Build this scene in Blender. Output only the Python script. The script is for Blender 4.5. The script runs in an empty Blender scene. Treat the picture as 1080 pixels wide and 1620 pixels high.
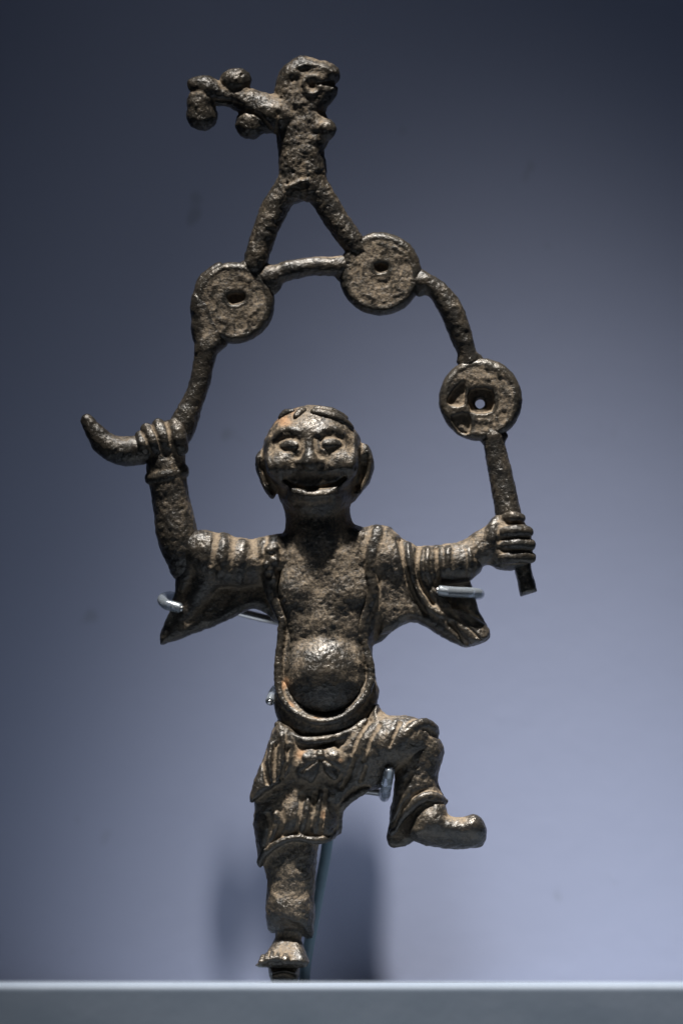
import bpy, math, os
import numpy as np
from mathutils import Vector

# ---------------------------------------------------------------- scale
# modelling unit: 0.1 mm.  x to the right, y DOWN from an arbitrary top,
# z towards the viewer.  The shelf top is y = BASE.
S = 1e-4
BASE = 1556.0
CX = 540.0
def W(x, y, z):
    return Vector(((x - CX) * S, -z * S, (BASE - y) * S))

VOX = float(os.environ.get('FIG_VOX', '1.6'))

# ---------------------------------------------------------------- camera
scene = bpy.context.scene
cam_data = bpy.data.cameras.new('camera')
cam = bpy.data.objects.new('camera', cam_data)
scene.collection.objects.link(cam)
DIST = 12000.0
cam.location = W(CX, 1560, DIST)
cam.rotation_euler = (math.radians(90), 0, 0)
cam_data.sensor_fit = 'HORIZONTAL'
cam_data.sensor_width = 36.0
cam_data.lens = 36.0 * DIST / 1080.0
cam_data.shift_y = (1560 - 810) / 1080.0
cam_data.clip_start = 0.01
cam_data.clip_end = 20.0
cam_data.dof.use_dof = True
cam_data.dof.focus_distance = (DIST - 35) * S
cam_data.dof.aperture_fstop = 14.0
scene.camera = cam

# ---------------------------------------------------------------- world and lamps
world = bpy.data.worlds.new('World')
scene.world = world
world.use_nodes = True
bg = world.node_tree.nodes['Background']
bg.inputs['Color'].default_value = (0.60, 0.73, 1.0, 1)
bg.inputs['Strength'].default_value = 0.028

def spotlight(name, loc, aim, watts, cone, radius, color):
    sp = bpy.data.lights.new(name, 'SPOT')
    o = bpy.data.objects.new(name, sp)
    scene.collection.objects.link(o)
    o.location = loc
    o.rotation_euler = (aim - loc).to_track_quat('-Z', 'Y').to_euler()
    sp.energy = watts
    sp.color = color
    sp.shadow_soft_size = radius
    sp.spot_size = math.radians(cone)
    sp.spot_blend = 1.0
    return o
# strong downlight in the showcase roof, and a weaker fill spot added to its left
spotlight('key_fill_spot', W(160, -6400, 1960), W(950, 1556, 600), 106.0, 20.0, 0.012, (1.0, 0.965, 0.92))
spotlight('key_fill_spot', W(-600, -6400, 1960), W(600, 1556, 200), 16.0, 16.0, 0.03, (0.93, 0.96, 1.0))  # added fill lamp, brightens the left side of the backdrop

vs = scene.view_settings
vs.view_transform = 'Standard'
vs.look = 'None'
vs.exposure = 0.0
vs.gamma = 1.0
vs.use_curve_mapping = False

# ---------------------------------------------------------------- node helpers
def new_mat(name):
    m = bpy.data.materials.new(name)
    m.use_nodes = True
    nt = m.node_tree
    nt.nodes.clear()
    out = nt.nodes.new('ShaderNodeOutputMaterial')
    b = nt.nodes.new('ShaderNodeBsdfPrincipled')
    nt.links.new(b.outputs[0], out.inputs['Surface'])
    return m, nt, b

class N:
    def __init__(s, nt): s.nt = nt
    def node(s, t, **kw):
        n = s.nt.nodes.new(t)
        for k, v in kw.items(): setattr(n, k, v)
        return n
    def link(s, a, b): s.nt.links.new(a, b)
    def val(s, n, i, v):
        if hasattr(v, 'is_output') or isinstance(v, bpy.types.NodeSocket): s.link(v, n.inputs[i])
        else: n.inputs[i].default_value = v
    def math(s, op, a, b=0.0, c=None, clamp=False):
        n = s.node('ShaderNodeMath', operation=op, use_clamp=clamp)
        s.val(n, 0, a); s.val(n, 1, b)
        if c is not None: s.val(n, 2, c)
        return n.outputs[0]
    def noise(s, vec, scale, detail=4, rough=0.55, dist=0.0):
        n = s.node('ShaderNodeTexNoise')
        s.link(vec, n.inputs['Vector'])
        n.inputs['Scale'].default_value = scale
        n.inputs['Detail'].default_value = detail
        n.inputs['Roughness'].default_value = rough
        n.inputs['Distortion'].default_value = dist
        return n.outputs['Fac']
    def smooth(s, v, a, b):
        n = s.node('ShaderNodeMapRange', interpolation_type='SMOOTHSTEP')
        s.val(n, 'Value', v)
        n.inputs['From Min'].default_value = a
        n.inputs['From Max'].default_value = b
        return n.outputs[0]
    def mix(s, f, a, b):
        n = s.node('ShaderNodeMix', data_type='RGBA')
        s.val(n, 'Factor', f)
        for i, v in ((6, a), (7, b)):
            if isinstance(v, tuple): n.inputs[i].default_value = (*v, 1)
            else: s.link(v, n.inputs[i])
        return n.outputs[2]
    def mixf(s, f, a, b):
        n = s.node('ShaderNodeMix', data_type='FLOAT')
        s.val(n, 0, f); s.val(n, 2, a); s.val(n, 3, b)
        return n.outputs[0]

# ---------------------------------------------------------------- materials
def bronze_material(name, dust_bias=0.0, dark=(0.030, 0.0275, 0.024)):
    m, nt, b = new_mat(name)
    k = N(nt)
    co = k.node('ShaderNodeTexCoord').outputs['Object']
    cav = k.node('ShaderNodeAttribute', attribute_name='cavity').outputs['Fac']
    rust = k.node('ShaderNodeAttribute', attribute_name='rust').outputs['Fac']
    worn = k.node('ShaderNodeAttribute', attribute_name='worn').outputs['Fac']
    geo = k.node('ShaderNodeNewGeometry')
    sep = k.node('ShaderNodeSeparateXYZ')
    k.link(geo.outputs['Normal'], sep.inputs[0])
    up = sep.outputs['Z']
    n1 = k.noise(co, 380, 6, 0.62)          # blotches ~ 2.6 mm
    n2 = k.noise(co, 2100, 5, 0.65)         # grains
    n3 = k.noise(co, 6000, 3, 0.6)          # fine speckle
    # dry earth left in the hollows and lying on upward faces
    d = k.math('MULTIPLY', cav, 2.3)
    d = k.math('ADD', d, k.math('MULTIPLY', up, 0.36))
    d = k.math('ADD', d, k.math('MULTIPLY', k.math('SUBTRACT', n1, 0.5), 1.6))
    d = k.math('ADD', d, k.math('MULTIPLY', k.math('SUBTRACT', n2, 0.5), 2.1))
    d = k.math('ADD', d, k.math('MULTIPLY', k.math('SUBTRACT', n3, 0.5), 1.6))
    d = k.math('ADD', d, dust_bias - 0.18)
    d = k.math('ADD', d, k.math('MULTIPLY', rust, 0.8))
    d = k.math('SUBTRACT', d, k.math('MULTIPLY', worn, 0.85))
    dust = k.smooth(d, -0.42, 1.0)
    # colours
    dcol = k.mix(k.smooth(n2, 0.3, 0.7), (0.086, 0.063, 0.040), (0.185, 0.136, 0.084))
    rr = k.math('ADD', rust, k.math('MULTIPLY', k.math('SUBTRACT', k.noise(co, 260, 3), 0.55), 1.2))
    dcol = k.mix(k.math('MULTIPLY', k.smooth(rr, 0.15, 0.7), 0.85), dcol, (0.31, 0.165, 0.075))
    mcol = k.mix(k.smooth(n1, 0.35, 0.68), dark, (0.064, 0.052, 0.038))
    mcol = k.mix(k.math('MULTIPLY', k.smooth(n3, 0.55, 0.8), 0.5), mcol, (0.10, 0.088, 0.066))
    col = k.mix(dust, mcol, dcol)
    k.link(col, b.inputs['Base Color'])
    k.link(k.mixf(dust, 0.45, 0.0), b.inputs['Metallic'])
    rough = k.mixf(k.smooth(n2, 0.3, 0.7), 0.27, 0.44)
    polish = k.smooth(k.math('MULTIPLY', cav, -1.0), -0.10, 0.12)      # handled, worn high spots
    polish = k.math('MAXIMUM', k.math('MULTIPLY', polish, 0.45), worn)
    rough = k.mixf(polish, rough, 0.25)
    k.link(k.mixf(dust, rough, 0.78), b.inputs['Roughness'])
    b.inputs['Specular IOR Level'].default_value = 0.5
    # fine cast relief
    pits = k.smooth(k.noise(co, 2600, 3, 0.6), 0.36, 0.5)
    h = k.math('ADD', k.math('MULTIPLY', n2, 1.0), k.math('MULTIPLY', n3, 0.35))
    h = k.math('ADD', h, k.math('MULTIPLY', pits, 0.35))
    bump = k.node('ShaderNodeBump')
    k.link(k.mixf(polish, 0.58, 0.36), bump.inputs['Strength'])
    bump.inputs['Distance'].default_value = 0.00019
    k.link(h, bump.inputs['Height'])
    k.link(bump.outputs[0], b.inputs['Normal'])
    return m

M_BRONZE = bronze_material('bronze_dark_patina')
M_ROBE = bronze_material('bronze_robe_patina', 0.08)
M_TROUSER = bronze_material('bronze_trouser_patina', 0.10)
M_COIN = bronze_material('bronze_coin_patina', 0.16, (0.034, 0.031, 0.026))

def wall_material():
    m, nt, b = new_mat('backdrop_paint')
    k = N(nt)
    co = k.node('ShaderNodeTexCoord').outputs['Object']
    n1 = k.noise(co, 26, 4, 0.5)
    n2 = k.noise(co, 420, 3, 0.6)
    c = k.mix(n1, (0.395, 0.435, 0.59), (0.415, 0.455, 0.615))
    spots = k.smooth(k.noise(co, 95, 2, 0.4), 0.735, 0.79)
    c = k.mix(k.math('MULTIPLY', spots, 0.35), c, (0.22, 0.235, 0.29))
    k.link(c, b.inputs['Base Color'])
    b.inputs['Roughness'].default_value = 0.75
    b.inputs['Specular IOR Level'].default_value = 0.2
    bump = k.node('ShaderNodeBump')
    bump.inputs['Strength'].default_value = 0.06
    bump.inputs['Distance'].default_value = 0.0005
    k.link(k.math('ADD', n2, k.math('MULTIPLY', k.noise(co, 150, 2, 0.5), 1.5)), bump.inputs['Height'])
    k.link(bump.outputs[0], b.inputs['Normal'])
    return m

def shelf_material():
    m, nt, b = new_mat('shelf_grey_paint')
    k = N(nt)
    co = k.node('ShaderNodeTexCoord').outputs['Object']
    mp = k.node('ShaderNodeMapping')
    mp.inputs['Scale'].default_value = (0.35, 1, 1)
    k.link(co, mp.inputs[0])
    n1 = k.noise(mp.outputs[0], 180, 5, 0.6)
    c = k.mix(k.smooth(n1, 0.25, 0.75), (0.106, 0.138, 0.182), (0.138, 0.170, 0.218))
    k.link(c, b.inputs['Base Color'])
    b.inputs['Roughness'].default_value = 0.55
    bump = k.node('ShaderNodeBump')
    bump.inputs['Strength'].default_value = 0.08
    bump.inputs['Distance'].default_value = 0.0004
    k.link(k.noise(co, 900, 4, 0.6), bump.inputs['Height'])
    k.link(bump.outputs[0], b.inputs['Normal'])
    return m

def simple_mat(name, col, rough, metallic=0.0, trans=0.0, nscale=800, amt=0.15):
    m, nt, b = new_mat(name)
    k = N(nt)
    co = k.node('ShaderNodeTexCoord').outputs['Object']
    n = k.noise(co, nscale, 4, 0.6)
    dark = tuple(c * (1 - amt * 2) for c in col)
    k.link(k.mix(n, dark, col), b.inputs['Base Color'])
    k.link(k.mixf(n, rough * 0.7, min(1, rough * 1.3)), b.inputs['Roughness'])
    b.inputs['Metallic'].default_value = metallic
    b.inputs['Transmission Weight'].default_value = trans
    return m

M_WALL = wall_material()
M_SHELF = shelf_material()
M_ROD = simple_mat('rod_blue_grey_paint', (0.16, 0.235, 0.275), 0.5)
M_WIRE = simple_mat('wire_steel', (0.62, 0.60, 0.58), 0.3, 1.0)
M_TUBE = simple_mat('clear_plastic_tube', (0.50, 0.55, 0.60), 0.16, 0.0, 0.8, 600, 0.1)

# ---------------------------------------------------------------- generic object helper
def link_mesh(name, verts, faces, mat, parent=None, smooth=True):
    me = bpy.data.meshes.new(name)
    me.from_pydata(verts, [], faces)
    me.materials.append(mat)
    if smooth: me.shade_smooth()
    me.update()
    o = bpy.data.objects.new(name, me)
    scene.collection.objects.link(o)
    if parent: o.parent = parent
    return o

# ---------------------------------------------------------------- setting
# backdrop: a painted panel 37 mm behind the figure
WALLZ = -375.0
t = 150
def box(name, x0, x1, y0, y1, z0, z1, mat, bev=0.0, parent=None, seg=8):
    import bmesh
    bm = bmesh.new()
    bmesh.ops.create_cube(bm, size=1)
    for v in bm.verts:
        v.co = W(x0 if v.co.x < 0 else x1, y0 if v.co.z > 0 else y1, z0 if v.co.y > 0 else z1)
    if bev:
        bmesh.ops.bevel(bm, geom=list(bm.edges), offset=bev * S, segments=seg, affect='EDGES', profile=0.5)
    bmesh.ops.recalc_face_normals(bm, faces=bm.faces)
    me = bpy.data.meshes.new(name)
    bm.to_mesh(me); bm.free()
    me.materials.append(mat)
    o = bpy.data.objects.new(name, me)
    scene.collection.objects.link(o)
    if parent: o.parent = parent
    return o
wall = box('backdrop', -4500, 5600, -4000, BASE + 600, WALLZ - t, WALLZ, M_WALL)
wall['kind'] = 'structure'
shelf = box('shelf', -4400, 5500, BASE, BASE + 420, WALLZ + 1, 600, M_SHELF, bev=10)
shelf['kind'] = 'structure'

# ---------------------------------------------------------------- SDF sculpting kit
BIG = 60.0
def smin(a, b, k):
    if k <= 0: return np.minimum(a, b)
    h = np.maximum(k - np.abs(a - b), 0) / k
    return np.minimum(a, b) - h * h * k * 0.25

def catmull(pts, n=6):
    P = [np.array(p, float) for p in pts]
    if len(P) < 3: return P
    P = [2 * P[0] - P[1]] + P + [2 * P[-1] - P[-2]]
    out = []
    for i in range(1, len(P) - 2):
        a, b, c, d = P[i - 1], P[i], P[i + 1], P[i + 2]
        for j in range(n):
            t = j / n
            out.append(0.5 * (2 * b + (c - a) * t + (2 * a - 5 * b + 4 * c - d) * t * t + (3 * b - a - 3 * c + d) * t ** 3))
    out.append(P[-2])
    return out

def closed_smooth(pts, n=4):
    P = [np.array(p, float) for p in pts]
    m = len(P); out = []
    for i in range(m):
        a, b, c, d = P[i - 1], P[i], P[(i + 1) % m], P[(i + 2) % m]
        for j in range(n):
            t = j / n
            out.append(0.5 * (2 * b + (c - a) * t + (2 * a - 5 * b + 4 * c - d) * t * t + (3 * b - a - 3 * c + d) * t ** 3))
    return out

def poly_sd(px, py, poly):
    d = np.full(np.broadcast(px, py).shape, 1e9, np.float32)
    inside = np.zeros(d.shape, bool)
    m = len(poly)
    for i in range(m):
        ax, ay = poly[i][0], poly[i][1]
        bx, by = poly[(i + 1) % m][0], poly[(i + 1) % m][1]
        ex, ey = bx - ax, by - ay
        L = ex * ex + ey * ey
        if L < 1e-9: continue
        h = np.clip(((px - ax) * ex + (py - ay) * ey) / L, 0, 1)
        dx = px - ax - ex * h; dy = py - ay - ey * h
        d = np.minimum(d, dx * dx + dy * dy)
        if ey != 0:
            cond = (ay > py) != (by > py)
            xi = ax + (py - ay) * ex / ey
            inside ^= cond & (px < xi)
    d = np.sqrt(d)
    return np.where(inside, -d, d)

def line_d(px, py, pts):
    d = np.full(np.broadcast(px, py).shape, 1e9, np.float32)
    for i in range(len(pts) - 1):
        ax, ay = pts[i][0], pts[i][1]; bx, by = pts[i + 1][0], pts[i + 1][1]
        ex, ey = bx - ax, by - ay
        L = max(ex * ex + ey * ey, 1e-9)
        h = np.clip(((px - ax) * ex + (py - ay) * ey) / L, 0, 1)
        d = np.minimum(d, (px - ax - ex * h) ** 2 + (py - ay - ey * h) ** 2)
    return np.sqrt(d)

def sstep(a, b, x):
    t = np.clip((x - a) / (b - a), 0, 1)
    return t * t * (3 - 2 * t)

class Clay:
    def __init__(s, lo, hi, vox=None):
        s.v = vox or VOX
        s.lo = np.array(lo, float)
        s.n = np.ceil((np.array(hi, float) - s.lo) / s.v).astype(int) + 1
        s.ax = [(s.lo[i] + np.arange(s.n[i]) * s.v).astype(np.float32) for i in range(3)]
        s.F = np.full(s.n, BIG, np.float32)
    def sl(s, lo, hi):
        r = []
        for i in range(3):
            a = int(max(0, math.floor((lo[i] - s.lo[i]) / s.v)))
            b = int(min(s.n[i], math.ceil((hi[i] - s.lo[i]) / s.v) + 1))
            r.append(slice(a, max(a, b)))
        X = s.ax[0][r[0]][:, None, None]; Y = s.ax[1][r[1]][None, :, None]; Z = s.ax[2][r[2]][None, None, :]
        return tuple(r), X, Y, Z
    def put(s, r, d, k, sub=False):
        if sub:
            s.F[r] = -smin(-s.F[r], d, k)
        else:
            s.F[r] = smin(s.F[r], d, k)
    def ell(s, c, rad, k=8, rot=0, tilt=0, sub=False):
        R = max(rad) + k + 8
        r, X, Y, Z = s.sl([c[i] - R for i in range(3)], [c[i] + R for i in range(3)])
        x, y, z = X - c[0], Y - c[1], Z - c[2]
        if rot:
            a = math.radians(rot); ca, sa = math.cos(a), math.sin(a)
            x, y = x * ca + y * sa, -x * sa + y * ca
        if tilt:
            a = math.radians(tilt); ca, sa = math.cos(a), math.sin(a)
            y, z = y * ca + z * sa, -y * sa + z * ca
        q0 = np.sqrt((x / rad[0]) ** 2 + (y / rad[1]) ** 2 + (z / rad[2]) ** 2)
        q1 = np.sqrt((x / rad[0] ** 2) ** 2 + (y / rad[1] ** 2) ** 2 + (z / rad[2] ** 2) ** 2)
        d = q0 * (q0 - 1) / np.maximum(q1, 1e-6)
        s.put(r, d, k, sub)
    def chain(s, pts, k=8, zk=1.0, n=4, sub=False):
        P = catmull(pts, n)
        for a, b in zip(P[:-1], P[1:]):
            R = max(a[3], b[3]) * max(1, zk) + k + 6
            lo = np.minimum(a[:3], b[:3]) - R; hi = np.maximum(a[:3], b[:3]) + R
            r, X, Y, Z = s.sl(lo, hi)
            bx, by, bz = b[0] - a[0], b[1] - a[1], (b[2] - a[2]) / zk
            x, y, z = X - a[0], Y - a[1], (Z - a[2]) / zk
            L = max(bx * bx + by * by + bz * bz, 1e-6)
            h = np.clip((x * bx + y * by + z * bz) / L, 0, 1)
            rr = a[3] + (b[3] - a[3]) * h
            d = np.sqrt((x - bx * h) ** 2 + (y - by * h) ** 2 + (z - bz * h) ** 2) - rr
            if zk < 1: d = d * max(zk, 0.6)
            s.put(r, d, k if not (a is P[0]) else k, sub)
    def pillow(s, poly, R, H, zc=0.0, k=8, smooth=3, sub=False):
        if smooth: poly = closed_smooth(poly, smooth)
        xs = [p[0] for p in poly]; ys = [p[1] for p in poly]
        mrg = k + 8
        zlo, zhi = s.ax[2][0], s.ax[2][-1]
        r, X, Y, Z = s.sl((min(xs) - mrg, min(ys) - mrg, zlo), (max(xs) + mrg, max(ys) + mrg, zhi))
        x2, y2 = X[:, :, 0], Y[:, :, 0]
        d2 = poly_sd(x2, y2, poly)
        if callable(zc): zc = zc(x2, y2)
        if callable(H): H = H(x2, y2)
        zc = np.broadcast_to(np.asarray(zc, np.float32), d2.shape)[:, :, None]
        H = np.broadcast_to(np.asarray(H, np.float32), d2.shape)[:, :, None]
        u = np.maximum(d2[:, :, None] + R, 0)
        w = (Z - zc) * (R / H)
        d = (np.sqrt(u * u + w * w) - R) * np.minimum(1.0, H / R)
        s.put(r, d, k, sub)
    def emboss(s, pts, r, amp, z0=0.0, closed=False, n=5, soft=3.0):
        """raise (amp>0) or engrave (amp<0) the front surface along a line or inside an outline"""
        P = closed_smooth(pts, n) if closed else catmull(pts, n)
        xs = [p[0] for p in P]; ys = [p[1] for p in P]
        m = 3 * r + soft + 3
        rr, X, Y, Z = s.sl((min(xs) - m, min(ys) - m, z0), (max(xs) + m, max(ys) + m, s.ax[2][-1]))
        x2, y2 = X[:, :, 0], Y[:, :, 0]
        if closed: prof = sstep(-soft, soft, -poly_sd(x2, y2, P))
        else: prof = np.exp(-(line_d(x2, y2, P) / r) ** 2)
        s.F[rr] -= (amp * prof)[:, :, None] * sstep(z0, z0 + 10, Z)
    def dots(s, pts, r, amp, z0=0.0):
        for p in pts: s.emboss([(p[0] - .1, p[1]), (p[0] + .1, p[1])], r, amp, z0, n=1)

_rng = np.random.RandomState(7)
_TAB = _rng.rand(64, 64, 64).astype(np.float32)
def vnoise(P, scale, off=0):
    q = P / scale + off * 17.31
    i = np.floor(q).astype(int); f = q - i; f = f * f * (3 - 2 * f)
    def T(a, b, c): return _TAB[(i[:, 0] + a) & 63, (i[:, 1] + b) & 63, (i[:, 2] + c) & 63]
    x, y, z = f[:, 0], f[:, 1], f[:, 2]
    c00 = T(0,0,0)*(1-x)+T(1,0,0)*x; c10 = T(0,1,0)*(1-x)+T(1,1,0)*x
    c01 = T(0,0,1)*(1-x)+T(1,0,1)*x; c11 = T(0,1,1)*(1-x)+T(1,1,1)*x
    return ((c00*(1-y)+c10*y)*(1-z) + (c01*(1-y)+c11*y)*z) - 0.5

def boxblur(A, r):
    for ax in range(3):
        n = A.shape[ax]
        pad = [(0, 0)] * 3; pad[ax] = (r + 1, r)
        B = np.cumsum(np.pad(A, pad, mode='edge'), axis=ax, dtype=np.float64 if n > 400 else np.float32)
        hi = [slice(None)] * 3; lo = [slice(None)] * 3
        hi[ax] = slice(2 * r + 1, None); lo[ax] = slice(0, n)
        A = ((B[tuple(hi)] - B[tuple(lo)]) / (2 * r + 1)).astype(np.float32)
    return A

ORIGIN = W(450, BASE, 8)          # base of the figurine, under the tenon

def bake(clay, name, mat, parent, rough=1.0, rust=None, scale_cav=1.0, worn=None):
    """surface nets -> mesh object; vertices jittered with cast-surface noise"""
    F = clay.F
    sgn = F < 0
    c = sgn[:-1, :-1, :-1]
    allin = c.copy(); anyin = c.copy()
    offs = [(a, b, d) for a in (0, 1) for b in (0, 1) for d in (0, 1)]
    nx, ny, nz = F.shape
    for (a, b, d) in offs[1:]:
        q = sgn[a:nx - 1 + a, b:ny - 1 + b, d:nz - 1 + d]
        allin &= q; anyin |= q
    act = anyin & ~allin
    idx = np.argwhere(act)
    vid = np.full(act.shape, -1, np.int32)
    vid[act] = np.arange(len(idx))
    C = np.stack([F[idx[:, 0] + a, idx[:, 1] + b, idx[:, 2] + d] for (a, b, d) in offs], 1)
    acc = np.zeros((len(idx), 3)); cnt = np.zeros(len(idx))
    for i in range(8):
        for j in range(i + 1, 8):
            da = np.array(offs[j]) - np.array(offs[i])
            if np.abs(da).sum() != 1: continue
            fi, fj = C[:, i], C[:, j]
            m = (fi < 0) != (fj < 0)
            t = np.where(m, fi / np.where(m, fi - fj, 1), 0)
            p = np.array(offs[i]) + t[:, None] * da
            acc += p * m[:, None]; cnt += m
    loc = acc / cnt[:, None]
    P = clay.lo + (idx + loc) * clay.v
    # outward normals from the field
    Fc = np.clip(F, -10, 10)
    ii = np.minimum(np.maximum((idx + np.round(loc)).astype(int), 1), np.array(F.shape) - 2)
    g = np.stack([Fc[ii[:, 0] + 1, ii[:, 1], ii[:, 2]] - Fc[ii[:, 0] - 1, ii[:, 1], ii[:, 2]],
                  Fc[ii[:, 0], ii[:, 1] + 1, ii[:, 2]] - Fc[ii[:, 0], ii[:, 1] - 1, ii[:, 2]],
                  Fc[ii[:, 0], ii[:, 1], ii[:, 2] + 1] - Fc[ii[:, 0], ii[:, 1], ii[:, 2] - 1]], 1)
    g /= np.maximum(np.linalg.norm(g, axis=1, keepdims=True), 1e-6)
    # cavity: mean of the field around the surface (negative in hollows)
    r1 = max(1, int(round(5.0 / clay.v))); r2 = max(2, int(round(13.0 / clay.v)))
    b1 = boxblur(np.clip(F, -9, 9), r1); b2 = boxblur(np.clip(F, -22, 22), r2)
    def samp(A):
        q = np.clip(idx + loc, 0, np.array(A.shape) - 1.001)
        i0 = q.astype(int); f = q - i0; o = 0
        for (a, b, d) in offs:
            w = (f[:, 0] if a else 1 - f[:, 0]) * (f[:, 1] if b else 1 - f[:, 1]) * (f[:, 2] if d else 1 - f[:, 2])
            o = o + w * A[i0[:, 0] + a, i0[:, 1] + b, i0[:, 2] + d]
        return o
    cav = np.clip(-samp(b1) * 0.62 - samp(b2) * 0.07 + 0.14, -0.8, 1.0) * scale_cav
    # uneven cast surface
    dn = 1.7 * vnoise(P, 17, 1) + 1.1 * vnoise(P, 7, 2) + 0.7 * vnoise(P, 3.6, 3)
    pit = np.maximum(vnoise(P, 9, 5) - 0.28, 0) * 5.0 * sstep(0.0, 0.18, vnoise(P, 45, 8))
    P = P + g * ((dn - pit) * rough)[:, None]
    # faces
    quads = []
    for ax in range(3):
        s0 = [slice(None)] * 3; s1 = [slice(None)] * 3
        s0[ax] = slice(0, -1); s1[ax] = slice(1, None)
        a = sgn[tuple(s0)]; b = sgn[tuple(s1)]
        e = a != b
        u, w = [q for q in range(3) if q != ax]
        es = [slice(None)] * 3; es[u] = slice(1, -1); es[w] = slice(1, -1)
        E = np.argwhere(e[tuple(es)])
        E[:, u] += 1; E[:, w] += 1
        def cell(du, dw):
            q = E.copy(); q[:, u] += du; q[:, w] += dw
            return vid[q[:, 0], q[:, 1], q[:, 2]]
        Q = np.stack([cell(-1, -1), cell(0, -1), cell(0, 0), cell(-1, 0)], 1)
        flip = a[E[:, 0], E[:, 1], E[:, 2]]
        if ax == 1: flip = ~flip
        flip = ~flip                     # y and z are mirrored on the way to world space
        Q[~flip] = Q[~flip][:, ::-1]
        quads.append(Q)
    Q = np.concatenate(quads).astype(np.int32)
    co = np.empty((len(P), 3), np.float32)
    co[:, 0] = (P[:, 0] - CX) * S - ORIGIN.x
    co[:, 1] = -P[:, 2] * S - ORIGIN.y
    co[:, 2] = (BASE - P[:, 1]) * S - ORIGIN.z
    me = bpy.data.meshes.new(name)
    me.vertices.add(len(co)); me.vertices.foreach_set('co', co.ravel())
    me.loops.add(Q.size); me.loops.foreach_set('vertex_index', Q.ravel())
    me.polygons.add(len(Q))
    me.polygons.foreach_set('loop_start', np.arange(0, Q.size, 4, dtype=np.int32))
    me.update(calc_edges=True)
    me.validate()
    at = me.attributes.new('cavity', 'FLOAT', 'POINT')
    at.data.foreach_set('value', cav.astype(np.float32))
    ra = np.zeros(len(P), np.float32)
    for (x, y, rad, amt) in (rust or []):
        ra = np.maximum(ra, amt * np.exp(-(((P[:, 0] - x) ** 2 + (P[:, 1] - y) ** 2) / rad ** 2)) * (P[:, 2] > 0))
    at = me.attributes.new('rust', 'FLOAT', 'POINT')
    at.data.foreach_set('value', ra.astype(np.float32))
    wa = np.zeros(len(P), np.float32)
    for (x, y, rad, amt) in (worn or []):
        wa = np.maximum(wa, amt * np.exp(-(((P[:, 0] - x) ** 2 + (P[:, 1] - y) ** 2) / rad ** 2)) * (P[:, 2] > 0))
    at = me.attributes.new('worn', 'FLOAT', 'POINT')
    at.data.foreach_set('value', wa.astype(np.float32))
    me.materials.append(mat)
    me.shade_smooth()
    o = bpy.data.objects.new(name, me)
    scene.collection.objects.link(o)
    o.parent = parent
    return o

# ---------------------------------------------------------------- the figurine
fig = bpy.data.objects.new('bronze_figurine', None)
fig.location = ORIGIN
fig.empty_display_size = 0.01
scene.collection.objects.link(fig)
fig['label'] = 'dark bronze figurine of a dancing boy holding up an arch of coins and toad'
fig['category'] = 'figurine'

# ---- body: head, neck, chest, belly, arms, hands, legs, feet -- one mesh
B = Clay((205, 632, -84), (856, 1540, 92))
SK = (494.0, 716.0, 0.0); SR = (77.0, 75.0, 70.0)
def skz(x, y):
    q = 1 - ((x - SK[0]) / SR[0]) ** 2 - ((y - SK[1]) / SR[1]) ** 2
    return SR[2] * math.sqrt(max(q, 0.02))
# torso
B.pillow([(455, 838), (505, 825), (560, 830), (592, 850), (596, 930), (580, 990), (586, 1080), (560, 1130), (512, 1146), (465, 1132), (446, 1080), (450, 1000), (436, 930), (436, 860)], 18, 34, -3, k=4)
B.ell((474, 938, 8), (44, 40, 32), 16)
B.ell((540, 936, 8), (46, 40, 32), 16)
B.ell((511, 985, 4), (62, 50, 34), 16)
B.ell((508, 890, 5), (70, 50, 34), 14)
B.ell((513, 1070, 1), (67, 69, 62), 12)
# neck + head
B.chain([(505, 850, -6, 52), (503, 815, -4, 45), (500, 785, 0, 48)], 10)
B.ell(SK, SR, 0)
B.ell((497, 752, 8), (63, 50, 60), 12)
B.ell((500, 780, 2), (60, 38, 48), 8)
B.ell((500, 788, 24), (48, 29, 43), 10)
# cheeks, brow
B.ell((447, 740, 40), (26, 25, 27), 13)
B.ell((540, 739, 40), (27, 25, 27), 13)
B.ell((492, 686, 32), (52, 20, 30), 14)
# nose
B.chain([(488, 696, 56, 6), (489, 716, 60, 7)], 14)
B.chain([(489, 716, 60, 6), (490, 733, 64, 12), (490, 736, 64, 12)], 7)
B.ell((476, 735, 60), (10, 8, 11), 5)
B.ell((505, 734, 60), (10, 8, 11), 5)
# ears
B.pillow([(418, 712), (406, 719), (404, 737), (411, 758), (420, 779), (432, 790), (440, 770), (436, 730)], 9, 11, -2, k=4)
B.pillow([(568, 703), (580, 703), (589, 720), (591, 738), (583, 764), (570, 782), (556, 796), (548, 770), (556, 720)], 10, 13, 0, k=4)
B.emboss([(579, 708), (586, 725), (586, 740), (579, 762), (566, 780)], 4, 4, -6)
B.emboss([(575, 738), (574, 758), (566, 772)], 6, -7, -6)
B.ell((574, 717, 10), (7, 9, 7), 3)
B.emboss([(409, 724), (409, 742), (418, 768), (428, 784)], 3.5, 4, -6)
B.emboss([(416, 738), (422, 762)], 4, -5, -6)
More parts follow.
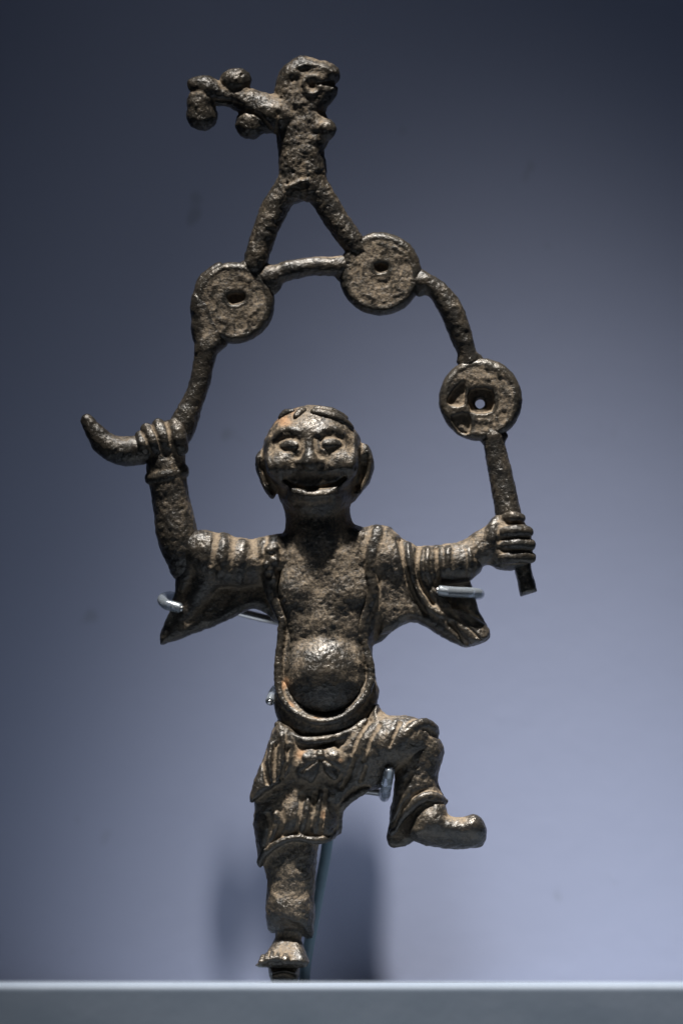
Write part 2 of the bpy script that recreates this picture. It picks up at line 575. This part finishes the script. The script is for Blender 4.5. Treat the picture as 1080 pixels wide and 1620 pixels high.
# eye sockets, lids, brows
B.emboss([(444, 708), (457, 704), (472, 709)], 12, -1.2, 20)
B.emboss([(511, 706), (525, 702), (540, 707)], 12, -1.2, 20)
B.emboss([(433, 696), (441, 687), (452, 683), (465, 684), (473, 686)], 5, 2.0, 15)
B.emboss([(505, 689), (512, 684), (523, 682), (537, 684), (546, 692)], 5, 1.4, 15)
B.emboss([(447, 710), (457, 708), (467, 710)], 7.0, 3.6, 20)
B.emboss([(515, 708), (525, 705), (535, 707)], 7.0, 3.6, 20)
B.emboss([(446, 714), (456, 715), (470, 713)], 1.9, -1.8, 20)
B.emboss([(511, 712), (523, 713), (538, 710)], 1.9, -1.8, 20)
B.emboss([(446, 719), (457, 721), (469, 718)], 3.5, 1.0, 20)
B.emboss([(514, 716), (526, 717), (538, 714)], 3.5, 1.0, 20)
B.emboss([(479, 702), (479, 716), (472, 728)], 5, -2, 20)
B.emboss([(499, 701), (500, 714), (508, 727)], 5, -2, 20)
for (ex, ey) in ((457, 708), (525, 706)):
    B.emboss([(ex + 17.5 * math.cos(a * math.pi / 8), ey + 11.5 * math.sin(a * math.pi / 8)) for a in range(17)], 3.2, -1.9, 20, n=2)
# mouth: recess under the cheeks, open slit, lower lip
B.emboss([(452, 758), (472, 757), (493, 758), (516, 757), (541, 755)], 7, -3.2, 10)
B.emboss([(452, 763), (462, 770), (476, 775), (493, 777), (514, 774), (533, 768), (545, 759)], 3.0, -5, 10)
B.emboss([(454, 771), (462, 779), (477, 785), (495, 788), (514, 786), (531, 779), (544, 767)], 7.5, 4.3, 10)
B.emboss([(470, 797), (495, 800), (522, 796)], 7, -3.5, 10)
# hairline step
B.emboss([(424, 700), (421, 720), (426, 748)], 6, 3.0, -10)
B.emboss([(565, 690), (564, 715), (558, 745)], 6, 3.0, -10)
# raised forearm and fist on the left
B.chain([(262, 726, 0, 29), (266, 765, 0, 27), (272, 800, 0, 27), (280, 845, 0, 30), (290, 880, -2, 26), (288, 904, -6, 14)], 8)
B.chain([(300, 872, -6, 28), (380, 892, -6, 24), (450, 890, -6, 30)], 10)          # hidden inside the sleeve
B.chain([(240, 757, 8, 11), (262, 754, 20, 13), (287, 745, 10, 13)], 2)            # cuff ring
B.chain([(240, 756, -8, 11), (262, 752, -18, 13), (287, 745, -10, 13)], 2)
B.ell((262, 702, 0), (36, 32, 30), 8)
for (xa, ya, xb, yb, rr) in ((221, 690, 231, 715, 7.5), (232, 679, 249, 714, 9), (251, 673, 267, 712, 10), (277, 674, 287, 711, 13)):
    xm, ym = (xa + xb) / 2, (ya + yb) / 2
    B.chain([(xa, ya, 10, rr), (xm, ym, 25, rr), (xb, yb, 21, rr * 0.9)], 2.5)
B.chain([(290, 690, -6, 14), (270, 676, -14, 12), (240, 684, -16, 10)], 4)         # thumb behind
# forearm and fist on the right
B.chain([(590, 885, -4, 30), (660, 893, 0, 24), (715, 890, 3, 25), (748, 876, 4, 22), (775, 860, 4, 26)], 8)
B.chain([(752, 851, 6, 6), (757, 868, 14, 6), (752, 886, 8, 6)], 4, 2.2)
B.pillow([(788, 811), (770, 832), (762, 856), (765, 880), (784, 900), (806, 903), (836, 896), (843, 872), (838, 842), (824, 818), (806, 808)], 26, 26, 4, k=6)
B.ell((778, 850, 14), (14, 30, 20), 6, rot=12)
for (ya, xr, xl, rr, dz) in ((820, 822, 801, 8.5, 0), (842, 834, 796, 10, 3), (862, 838, 796, 9.5, 3), (882, 838, 796, 9.5, 1)):
    B.chain([(xl, ya + 1, 22 + dz, rr), ((xl + xr) / 2, ya, 29 + dz, rr), (xr, ya + 1, 20 + dz, rr)], 1.5)
# standing leg and foot
B.chain([(465, 1290, -5, 34), (461, 1380, -6, 28), (458, 1450, -2, 24), (457, 1480, 2, 19)], 6)
B.pillow([(446, 1474), (433, 1488), (421, 1510), (409, 1524), (410, 1531), (484, 1531), (485, 1512), (477, 1490), (466, 1474)], 13, 22,
         lambda x, y: 0 + sstep(1474, 1528, y) * 36, k=5, smooth=2)
for (x, y, rr) in ((414, 1523, 5), (422, 1520, 5.5), (430.5, 1518, 6), (439, 1518, 6.3), (451, 1520, 8.5)):
    B.chain([(x + 2, y - 8, 42, rr * 0.8), (x, y, 55, rr)], 1.2)
# raised leg and foot
B.chain([(520, 1190, 0, 36), (600, 1182, 10, 30), (660, 1190, 26, 26), (664, 1250, 22, 24), (684, 1290, 26, 22)], 8)
B.pillow([(684, 1268), (704, 1276), (707, 1289), (731, 1293), (748, 1289), (760, 1295), (768, 1310), (769, 1325), (764, 1338), (752, 1343), (711, 1344), (682, 1340), (658, 1334), (645, 1321), (652, 1304), (666, 1288)], 26, 27,
         lambda x, y: 34 - 0.016 * np.maximum(y - 1303, 0) ** 2, k=6, smooth=2)
B.ell((681, 1300, 38), (26, 22, 22), 8)
B.emboss([(712, 1296), (728, 1298)], 8, -1.5, 20)
B.dots([(476, 962), (537, 960)], 6, 1.5, 10)
body = bake(B, 'body', M_BRONZE, fig, 1.25, rust=[(448, 667, 15, 0.7), (466, 657, 11, 0.6), (449, 1080, 10, 0.9), (458, 1112, 10, 0.9), (447, 1040, 9, 0.7), (452, 1000, 9, 0.5), (505, 742, 10, 0.2)],
            worn=[(518, 1040, 34, 1.0), (512, 1085, 38, 0.7), (496, 677, 15, 0.9), (531, 688, 10, 0.5), (476, 962, 20, 0.5), (537, 960, 20, 0.5), (448, 735, 12, 0.4), (752, 1294, 12, 0.9), (450, 1519, 8, 0.7), (815, 835, 14, 0.5), (300, 700, 14, 0.4)])
del B

# ---- hair: locks laid on the shaven skull
H = Clay((405, 632, -40), (585, 760, 86), min(VOX, 1.3))
def lock(pts, k=3):
    H.chain([(x, y, skz(x, y) + dz, r) for (x, y, r, dz) in pts], k)
lock([(496, 655, 6, -1), (512, 659, 8, 0), (532, 665, 8, 0), (548, 673, 6, 0), (556, 680, 4, -1)])
lock([(500, 649, 5, -1), (522, 653, 7, -1), (545, 663, 6, -1)])
lock([(481, 651, 4.5, 0), (474, 656, 5, 1), (468, 663, 4.5, 2)])
lock([(444, 662, 4, -1), (452, 656, 6, -1), (463, 653, 4, -1)])
hair = bake(H, 'hair', M_BRONZE, body, 0.8)
del H

# ---- robe
R = Clay((244, 822, -60), (786, 1182, 84))
R.pillow([(430, 851), (452, 842), (470, 846), (505, 870), (548, 846), (575, 835), (600, 831), (628, 850), (622, 930), (602, 985), (589, 1020), (590, 1050), (595, 1080), (594, 1102), (585, 1130), (550, 1156), (510, 1166), (470, 1162), (441, 1142), (438, 1100), (437, 1060), (440, 1025), (444, 993), (433, 965), (418, 925), (412, 880)], 16, 36, -8, k=4, smooth=2)
# left sleeve: upper arm tube over a hanging sheet
R.pillow([(437, 850), (418, 853), (392, 859), (350, 849), (316, 841), (303, 852), (291, 885), (279, 918), (275, 944), (266, 970), (254, 1000), (253, 1014), (259, 1020), (304, 1003), (353, 984), (386, 968), (402, 963), (421, 970), (440, 985), (450, 920)], 14, 15, -12, k=6, smooth=2)
R.chain([(440, 884, -2, 34), (392, 890, 2, 31), (350, 886, 6, 36), (316, 872, 6, 30)], 12)
R.chain([(316, 868, 10, 24), (302, 895, 2, 16), (290, 925, -6, 11)], 8)
R.chain([(335, 900, 10, 22), (305, 950, -4, 12), (268, 1002, -8, 8)], 10)
for g in ([(343, 845), (340, 868), (334, 895)], [(370, 852), (368, 876), (364, 900)], [(401, 855), (402, 878)]):
    R.emboss(g, 6.0, -3.0, -4)
for g in ([(355, 850), (354, 880), (346, 915)], [(385, 858), (385, 885), (380, 920)], [(418, 856), (415, 880)]):
    R.emboss(g, 6, 2.5, -4)
R.emboss([(345, 930), (322, 975)], 9, 1.6, -10)
R.emboss([(380, 925), (362, 965)], 9, 1.6, -10)
# right sleeve
R.pillow([(600, 833), (635, 853), (655, 866), (700, 868), (738, 863), (746, 876), (744, 918), (758, 964), (770, 989), (776, 1002), (772, 1012), (762, 1018), (738, 1024), (723, 1020), (699, 1008), (670, 990), (650, 984), (621, 998), (588, 1021), (575, 960)], 14, 14, -14, k=6, smooth=2)
R.chain([(596, 880, -4, 42), (645, 897, 4, 30), (700, 893, 6, 26), (738, 889, 5, 26)], 12)
R.pillow([(600, 900), (655, 905), (690, 935), (716, 966), (758, 1007), (766, 1016), (738, 1024), (723, 1020), (699, 1008), (670, 990), (645, 983), (600, 1005)], 14, 16, lambda x, y: 18 - (y - 900) * 0.08, k=8, smooth=2)
def tt(x, y): return (x - 716) * 0.69 - (y - 967) * 0.72
R.pillow([(712, 966), (729, 964), (745, 973), (770, 989), (775, 1003), (766, 1014), (752, 1006), (730, 986)], 6, 9, lambda x, y: 14 - np.clip(tt(x, y), 0, 40) * 0.75, k=3, smooth=2)
R.emboss([(714, 988), (724, 1003), (737, 1019)], 4, -7, 0)
for g in ([(632, 858), (640, 900), (652, 940), (672, 972)], [(662, 868), (659, 895), (664, 925), (684, 958)], [(690, 872), (690, 895), (693, 915)]):
    R.emboss(g, 4.0, -5, -4)
for g in ([(646, 862), (648, 900), (658, 932), (676, 960), (697, 975)], [(676, 870), (675, 900), (684, 930), (706, 956)], [(708, 870), (707, 900)]):
    R.emboss(g, 5, 4, -4)
R.emboss([(742, 866), (744, 890), (742, 914)], 4, 3, -4)
# lapels: rolled edge down both sides and around the belly
lap = [(434, 856, 18, 9), (430, 880, 30, 13), (428, 906, 28, 13), (427, 930, 26, 9), (437, 960, 25, 7), (446, 988, 25, 5.5), (444, 1015, 25, 5.5), (441, 1045, 25, 5.5), (441, 1085, 29, 6), (449, 1111, 35, 5), (470, 1131, 41, 5), (500, 1143, 46, 5), (530, 1141, 46, 5), (560, 1123, 40, 5), (580, 1097, 33, 5), (587, 1070, 28, 6), (580, 1035, 25, 5.5), (572, 1000, 25, 5.5), (580, 970, 26, 7), (589, 940, 30, 8), (586, 905, 32, 8), (588, 875, 32, 9), (596, 850, 26, 9), (597, 838, 12, 8)]
R.chain(lap, 4, 1.0, 4)
R.chain([(447, 1100, 10, 12), (461, 1132, 14, 17), (486, 1147, 18, 20), (515, 1152, 19, 20), (546, 1143, 18, 20), (573, 1120, 12, 16), (587, 1090, 8, 10)], 10)
# ledge inside the roll
R.chain([(450, 1090, 25, 7), (464, 1115, 31, 7), (485, 1133, 36, 7), (508, 1139, 39, 7), (535, 1134, 37, 7), (561, 1116, 31, 7), (576, 1088, 25, 7)], 4)
R.dots([(424, 872), (438, 890), (427, 905), (434, 918), (420, 895), (437, 868)], 5, 3.0, 0)
R.dots([(431, 880), (425, 912), (440, 905)], 4, -3.5, 0)
robe = bake(R, 'robe', M_ROBE, fig, 1.25, rust=[(448, 1085, 9, 0.8), (460, 1118, 11, 0.8), (500, 1143, 11, 0.6)],
            worn=[(313, 858, 16, 0.9), (355, 872, 9, 0.8), (384, 874, 9, 0.8), (431, 880, 14, 0.8), (590, 875, 10, 0.8), (650, 880, 12, 0.5), (705, 880, 12, 0.5), (738, 998, 16, 0.6)])
del R

# ---- trousers and short skirt
T = Clay((386, 1100, -60), (716, 1498, 84))
T.pillow([(440, 1138), (470, 1158), (510, 1166), (560, 1154), (592, 1112), (604, 1124), (618, 1134), (642, 1136), (666, 1139), (682, 1148), (690, 1161), (672, 1176), (645, 1196), (624, 1222), (602, 1247), (576, 1252), (556, 1263), (538, 1280), (534, 1318), (524, 1330), (498, 1335), (456, 1332), (432, 1347), (411, 1374), (407, 1350), (403, 1318), (404, 1284), (399, 1255), (419, 1193)], 26, 36, 4, k=4, smooth=2)
T.pillow([(442, 1145), (472, 1168), (468, 1205), (460, 1223), (441, 1243), (418, 1258), (399, 1272), (395, 1263), (403, 1235), (419, 1193)], 13, 18, lambda x, y: 30 + (y - 1145) * 0.09, k=3, smooth=2)
T.chain([(430, 1300, 0, 26), (466, 1290, 10, 32), (505, 1290, 8, 30)], 10)
T.ell((490, 1205, 12), (62, 44, 34), 12)
# hem roll of the short skirt
T.chain([(411, 1366, 12, 5), (418, 1352, 24, 6), (436, 1338, 34, 5), (458, 1328, 39, 5), (480, 1328, 40, 5), (500, 1331, 38, 5), (520, 1327, 28, 5), (530, 1316, 14, 6)], 3)
T.chain([(534, 1316, 6, 6), (536, 1284, 16, 6), (556, 1262, 26, 7), (578, 1250, 26, 6)], 4)
# belt lip below the robe
T.chain([(440, 1148, 28, 5), (458, 1163, 38, 6), (482, 1174, 45, 6), (514, 1172, 46, 6), (552, 1161, 42, 6), (578, 1142, 32, 5)], 3)
# raised thigh
T.chain([(556, 1196, 8, 42), (610, 1178, 20, 40), (650, 1170, 30, 32)], 10)
T.chain([(688, 1162, 14, 7), (680, 1150, 34, 8), (664, 1147, 48, 8), (648, 1157, 57, 8), (636, 1174, 58, 8), (626, 1196, 48, 7), (620, 1214, 36, 6)], 3)
# bow knot
T.ell((489, 1210, 44), (19, 25, 12), 8, rot=24)
T.ell((525, 1206, 44), (18, 22, 13), 8, rot=-20)
T.ell((507, 1196, 48), (8, 9, 9), 3)
T.chain([(500, 1205, 50, 6), (495, 1222, 48, 6), (492, 1234, 43, 5)], 3)
T.chain([(515, 1205, 50, 6), (522, 1222, 48, 6), (528, 1230, 43, 6)], 3)
T.dots([(484, 1200), (530, 1197)], 6, 2.5, 20)
T.emboss([(478, 1222), (492, 1212), (504, 1204)], 3, -2.5, 20)
T.emboss([(536, 1220), (524, 1211), (512, 1204)], 3, -2.5, 20)
# shin
T.pillow([(636, 1172), (664, 1152), (690, 1164), (701, 1184), (700, 1200), (693, 1224), (694, 1243), (703, 1262), (705, 1276), (690, 1271), (673, 1268), (650, 1284), (628, 1305), (616, 1302), (621, 1263), (625, 1222)], 30, 36, 16, k=4, smooth=2)
T.chain([(702, 1268, 26, 6), (688, 1264, 44, 7), (672, 1262, 50, 7), (652, 1276, 46, 7), (634, 1294, 34, 6), (620, 1318, 20, 5)], 4)
T.pillow([(622, 1260), (617, 1293), (612, 1320), (614, 1338), (627, 1342), (656, 1332), (692, 1285), (705, 1275), (698, 1256), (660, 1240)], 9, 9, 4, k=4, smooth=2)
T.emboss([(642, 1270), (630, 1290), (622, 1310)], 4, -4, 10)
T.emboss([(636, 1255), (640, 1240), (650, 1225)], 6, -2.5, 20)
# standing leg
T.chain([(458, 1325, -6, 44), (459, 1360, -2, 38), (461, 1395, 2, 34), (459, 1428, 4, 32), (459, 1446, 4, 34)], 8, 0.88)
def ridge(x, y):
    rdg = 1446 + (x - 424) * 0.28
    return 1 - np.maximum(y - rdg, 0) * 1.0
T.pillow([(430, 1415), (425, 1446), (422, 1463), (430, 1476), (456, 1472), (487, 1486), (496, 1478), (495, 1460), (491, 1420)], 24, 36, ridge, k=10, smooth=2)
# creases
for g in ([(420, 1190), (418, 1215), (424, 1240)], [(437, 1180), (434, 1205), (434, 1236)], [(455, 1185), (452, 1210), (446, 1232)]):
    T.emboss(g, 3.5, -4, 10)
for g in ([(446, 1166), (449, 1186), (450, 1206)], [(428, 1178), (426, 1205), (429, 1232)]):
    T.emboss(g, 4.5, 3.5, 10)
for g in ([(478, 1262), (474, 1290), (468, 1318)], [(498, 1258), (494, 1285), (486, 1316)], [(515, 1252), (512, 1280), (508, 1316)], [(424, 1290), (428, 1312), (420, 1340)], [(445, 1282), (448, 1300), (440, 1322)]):
    T.emboss(g, 4, -3, 10)
for g in ([(488, 1265), (484, 1292), (476, 1320)], [(507, 1256), (503, 1286), (497, 1318)], [(436, 1290), (438, 1312)], [(460, 1284), (458, 1315)]):
    T.emboss(g, 4.5, 1.8, 10)
for g in ([(600, 1150), (585, 1175), (575, 1205)], [(585, 1142), (568, 1168), (556, 1195)], [(632, 1146), (616, 1182)], [(560, 1200), (552, 1225), (540, 1248)], [(578, 1215), (570, 1236)]):
    T.emboss(g, 3.5, -3.2, 10)
trousers = bake(T, 'trousers', M_TROUSER, fig, 1.4, rust=[(476, 1195, 12, 0.7), (455, 1262, 10, 0.5), (512, 1290, 12, 0.5), (520, 1262, 11, 0.4), (538, 1205, 8, 0.4)],
                worn=[(646, 1158, 12, 1.0), (668, 1178, 12, 0.6), (668, 1258, 12, 0.7), (448, 1182, 10, 0.8), (540, 1268, 10, 0.8), (480, 1328, 16, 0.8), (450, 1434, 10, 0.7), (505, 1205, 24, 0.5)])
del T

# ---- the cord that arches over the head, with three coins
C = Clay((120, 405, -32), (858, 954, 40))
C.chain([(137, 664, 0, 10), (150, 684, 0, 14), (166, 702, 0, 18), (190, 713, 0, 21.5), (218, 712, 0, 23), (250, 706, 0, 20)], 3)
C.chain([(285, 686, 0, 20), (293, 664, 0, 20), (303, 640, 0, 16.5), (314, 612, 0, 15.5), (321, 580, 0, 15.5), (326, 555, 0, 17), (329, 538, 0, 15), (334, 522, 0, 9)], 3)
C.chain([(318, 530, -2, 14), (315, 505, -2, 12), (314, 478, -2, 10), (322, 446, -2, 10), (345, 424, -2, 10)], 3)
C.chain([(408, 449, 0, 8), (420, 441, 1, 13), (432, 436, 2, 15), (458, 427, 2, 15), (492, 422, 2, 14.5), (525, 421, 2, 15), (542, 421, 1, 14), (560, 420, 0, 8)], 3)
C.chain([(644, 440, 0, 8), (658, 443, 0, 13), (670, 447, 0, 15), (688, 456, 0, 15), (708, 480, 0, 17.5), (721, 508, 0, 18), (731, 537, 0, 16), (740, 562, 0, 14), (744, 574, 0, 13), (749, 590, 0, 8)], 3)
C.chain([(773, 668, 0, 8), (777, 684, 0, 14), (781, 700, 0, 16), (789, 740, 0, 17.5), (798, 785, 2, 19), (806, 825, 4, 20), (822, 880, 4, 18)], 3)
C.pillow([(806, 870), (834, 868), (849, 936), (823, 944)], 6, 15, 2, k=3, smooth=0)
C.pillow([(304, 466), (304, 500), (309, 531), (309, 560), (341, 560), (356, 538), (346, 508), (324, 468)], 12, 15, 0, k=6)
for q in ((428, 444, 18, 24, 14), (401, 426, 27, 18, 15), (336, 538, 26, 18, 13), (543, 424, 14, 26, 10), (664, 447, 14, 22, 10), (744, 572, 22, 14, 10), (779, 690, 24, 14, 10), (568, 392, 22, 19, 15)):
    C.ell((q[0], q[1], 0), q[2:5], 6)
cord = bake(C, 'coin_cord', M_BRONZE, fig, 1.25)
del C

def coin(cx, cy, r, holes, marks, through=None, name='coin'):
    K = Clay((cx - r - 10, cy - r - 10, -26), (cx + r + 10, cy + r + 10, 30), min(VOX, 1.4))
    n = 40
    K.pillow([(cx + r * math.cos(a * 2 * math.pi / n), cy + r * math.sin(a * 2 * math.pi / n)) for a in range(n)], 12, 14, 0, k=0, smooth=0)
    K.emboss([(cx + (r - 8) * math.cos(a * 2 * math.pi / 24), cy + (r - 8) * math.sin(a * 2 * math.pi / 24)) for a in range(25)], 4.5, 0.6, 2, n=2)
    for (poly, dep) in holes:
        K.emboss(poly, 3, -dep * (0.42 if dep == 12.5 else 1.0 if dep > 7.5 else 0.22), -4, closed=True, n=3, soft=4.0 if dep in (9, 9.5) and through is None else 2.5)
    for (pts, rr, amp) in marks:
        K.emboss(pts, rr, amp * 0.3, 0)
    if through:
        K.chain([(through[0], through[1], -40, through[2]), (through[0], through[1] - 1, 40, through[2])], 3, sub=True)
    return bake(K, name, M_COIN, cord, 1.0, scale_cav=1.0)

coin(370, 479, 65,
     [([(360, 469), (371, 464), (384, 466), (385, 475), (376, 481), (365, 481)], 9), ([(324, 478), (338, 476), (342, 488), (328, 494)], 4),
      ([(372, 506), (388, 504), (390, 520), (376, 522)], 4), ([(346, 430), (360, 426), (362, 438), (348, 442)], 3), ([(400, 462), (416, 460), (418, 478), (402, 482)], 3.5)],
     [([(345, 505), (360, 515), (352, 528)], 4, 3), ([(398, 500), (408, 492)], 4, 3), ([(340, 455), (335, 468)], 4, 2.5), ([(380, 440), (395, 446)], 4, 3)])
coin(601, 433, 66,
     [([(594, 420), (602, 417), (610, 420), (611, 428), (602, 431), (595, 428)], 9.5), ([(590, 440), (606, 446), (618, 438), (614, 452), (596, 456)], 4),
      ([(556, 424), (570, 422), (572, 444), (558, 446)], 3), ([(632, 420), (648, 418), (650, 440), (634, 442)], 3)],
     [([(600, 386), (612, 392), (604, 402)], 4, 3), ([(575, 466), (590, 474)], 4, 2.5), ([(626, 456), (636, 464), (624, 470)], 4, 2.5), ([(622, 392), (640, 404)], 3, 3)])
coin(760, 632, 66,
     [([(744, 618), (777, 618), (777, 651), (744, 651)], 9), ([(722, 612), (734, 606), (733, 640), (712, 642), (708, 632)], 12.5), ([(714, 660), (740, 656), (742, 686), (724, 682)], 12.5),
      ([(790, 655), (800, 652), (798, 672), (789, 668)], 5)],
     [([(770, 583), (786, 586), (790, 596)], 4, 4), ([(795, 615), (805, 630)], 5, 2.5), ([(745, 598), (772, 602)], 5, 2.5), ([(750, 664), (775, 668)], 5, 2.5)],
     through=(759, 639, 7.8))

# ---- three-legged toad standing on the coins
A = Clay((288, 78, -44), (596, 450, 48))
A.pillow([(436, 150), (434, 180), (436, 212), (440, 240), (442, 292), (455, 322), (480, 318), (504, 318), (518, 293), (514, 250), (512, 236), (526, 216), (530, 204), (523, 190), (513, 178), (512, 160), (480, 150)], 24, 25, 0, k=6, smooth=2)
A.chain([(456, 292, 0, 19), (438, 322, 0, 19), (424, 354, 0, 18), (411, 388, 0, 17.5), (404, 414, 1, 16), (399, 436, 0, 9)], 6)
A.chain([(500, 292, 0, 18), (516, 322, 0, 18), (534, 350, 0, 17.5), (553, 378, 1, 17), (568, 394, 0, 14), (580, 406, 0, 9)], 6)
A.pillow([(474, 88), (450, 103), (442, 117), (436, 132), (435, 158), (448, 178), (480, 182), (506, 178), (516, 172), (531, 153), (535, 138), (529, 134), (537, 124), (538, 113), (531, 104), (513, 96), (490, 91)], 20, 24, 2, k=6, smooth=2)
A.emboss([(466, 118), (480, 106), (502, 104), (526, 114)], 6, 2.6, 0)
A.emboss([(463, 130), (467, 115), (478, 112)], 4, -2.0, 0)
A.emboss([(505, 134), (524, 134), (542, 132)], 3, -5, 0)
ring = [(494 + 14 * math.cos(a * math.pi / 6), 137 + 14 * math.sin(a * math.pi / 6)) for a in range(13)]
A.emboss(ring, 4, 2.2, 0, n=2)
A.dots([(494, 136)], 5, -3.5, 0)
A.ell((517, 206, 14), (14, 16, 16), 5)
A.chain([(440, 182, 2, 29), (415, 175, 2, 25), (392, 161, 2, 20), (368, 152, 2, 15), (346, 149, 2, 14), (335, 147, 2, 15)], 6)
A.chain([(345, 150, 4, 14), (328, 141, 4, 18), (314, 135, 4, 13), (306, 132, 4, 7)], 5)
A.ell((373, 127, 4), (25, 20, 21), 6)
A.chain([(374, 130, 3, 14), (380, 152, 2, 16)], 5)
A.chain([(322, 150, 2, 16), (318, 163, 4, 20), (319, 170, 4, 20)], 4)
A.ell((320, 184, 4), (24, 23, 22), 4)
A.chain([(424, 190, 2, 19), (402, 194, 4, 20)], 6)
A.ell((396, 196, 4), (24, 23, 22), 5)
A.emboss([(392, 176), (412, 186), (430, 204)], 3, -4, 0)
A.emboss([(340, 158), (364, 160), (384, 168)], 3, -3, 0)
A.emboss([(478, 262), (480, 285), (482, 312)], 6, -2.2, 0)
A.emboss([(455, 300), (472, 290), (484, 288)], 4, 2.5, 0)
A.emboss([(440, 180), (436, 212)], 3, -4, 0)
toad = bake(A, 'toad', M_BRONZE, fig, 1.9, scale_cav=0.8, rust=[(494, 137, 6, 0.5)])
toad['label'] = 'rough cast toad with a raised branch of round beads, topping the coin arch'
del A

# ---- tenon under the standing foot
K = Clay((412, 1520, -34), (486, 1562, 60))
K.pillow([(424, 1529), (474, 1529), (473, 1545), (470, 1556), (430, 1556), (426, 1545)], 6, 22, 10, k=0, smooth=0)
K.emboss([(432, 1540), (450, 1537), (466, 1541)], 3, 2.5, 0)
ten = bake(K, 'tenon', M_BRONZE, fig, 0.8)
del K

# ---------------------------------------------------------------- display mount
mount = bpy.data.objects.new('display_mount', None)
mo = W(482, BASE, -45)
mount.location = mo
mount.empty_display_size = 0.01
scene.collection.objects.link(mount)
mount['label'] = 'thin blue-grey rod stand behind the figurine with clear-tubed wire clips gripping it'
mount['category'] = 'display stand'

def tube(name, pts, r, mat, parent, n=6, seg=14, r_end=None):
    P = [Vector(((p[0] - CX) * S, -p[2] * S, (BASE - p[1]) * S)) - mo for p in catmull(pts, n)]
    verts, faces = [], []
    prev = None
    up = Vector((0.3, 1, 0.2)).normalized()
    rings = []
    for i, p in enumerate(P):
        d = (P[min(i + 1, len(P) - 1)] - P[max(i - 1, 0)]).normalized()
        if prev is None: u = d.cross(up).normalized()
        else: u = (prev - d * prev.dot(d)).normalized()
        prev = u
        v = d.cross(u)
        rings.append((p, u, v, d))
    def ring_(p, u, v, rr): 
        b = len(verts)
        for k in range(seg):
            a = 2 * math.pi * k / seg
            verts.append(p + (u * math.cos(a) + v * math.sin(a)) * rr * S)
        return b
    bs = []
    p, u, v, d = rings[0]
    bs.append(ring_(p - d * r * 0.25 * S, u, v, r * 0.7))
    for (p, u, v, d) in rings: bs.append(ring_(p, u, v, r))
    p, u, v, d = rings[-1]
    bs.append(ring_(p + d * r * 0.25 * S, u, v, r * 0.7))
    for a, b in zip(bs[:-1], bs[1:]):
        for k in range(seg):
            faces.append((a + k, a + (k + 1) % seg, b + (k + 1) % seg, b + k))
    faces.append(tuple(range(bs[0] + seg - 1, bs[0] - 1, -1)))
    faces.append(tuple(range(bs[-1], bs[-1] + seg)))
    return link_mesh(name, verts, faces, mat, parent)

rod = tube('rod', [(481, 1556, -46), (484, 1520, -46), (497, 1450, -48), (517, 1338, -50), (524, 1250, -52), (520, 1120, -56), (516, 1000, -58), (514, 930, -58)], 9, M_ROD, mount)
tube('wire_arm', [(515, 990, -58), (470, 985, -60), (418, 976, -50), (360, 962, -44), (300, 948, -40), (275, 944, -36)], 7, M_WIRE, mount)
tube('wire_arm', [(516, 985, -58), (580, 975, -56), (660, 950, -46), (735, 938, -40)], 6, M_WIRE, mount)
tube('wire_arm', [(522, 1105, -56), (480, 1096, -58), (448, 1088, -50)], 6, M_WIRE, mount)
tube('wire_arm', [(524, 1255, -52), (570, 1250, -50), (606, 1254, -40)], 6, M_WIRE, mount)
def clip(pts, r=8.5):
    c = tube('clip_tube', pts, r, M_TUBE, mount)
    a, b = pts[-2], pts[-1]
    d = Vector(b) - Vector(a); d.normalize()
    q = [tuple(Vector(b) - d * 14), tuple(Vector(b) - d * 5), tuple(Vector(b) + d * 4)]
    tube('wire_tip', q, r * 0.55, M_WIRE, c)
    return c
clip([(280, 944, -36), (266, 943, -22), (257, 948, -6), (262, 956, 6), (274, 960, 10), (285, 963, 12)])
clip([(735, 938, -38), (752, 939, -30), (758, 940, -8), (755, 940, 18), (742, 939, 27), (716, 938, 30), (694, 936, 31)])
clip([(446, 1086, -48), (438, 1088, -36), (433, 1094, -20), (429, 1104, -6), (427, 1110, 4)], 7.5)
clip([(606, 1254, -38), (608, 1260, -20), (609, 1259, 10), (610, 1250, 34), (613, 1234, 44), (616, 1219, 50)])
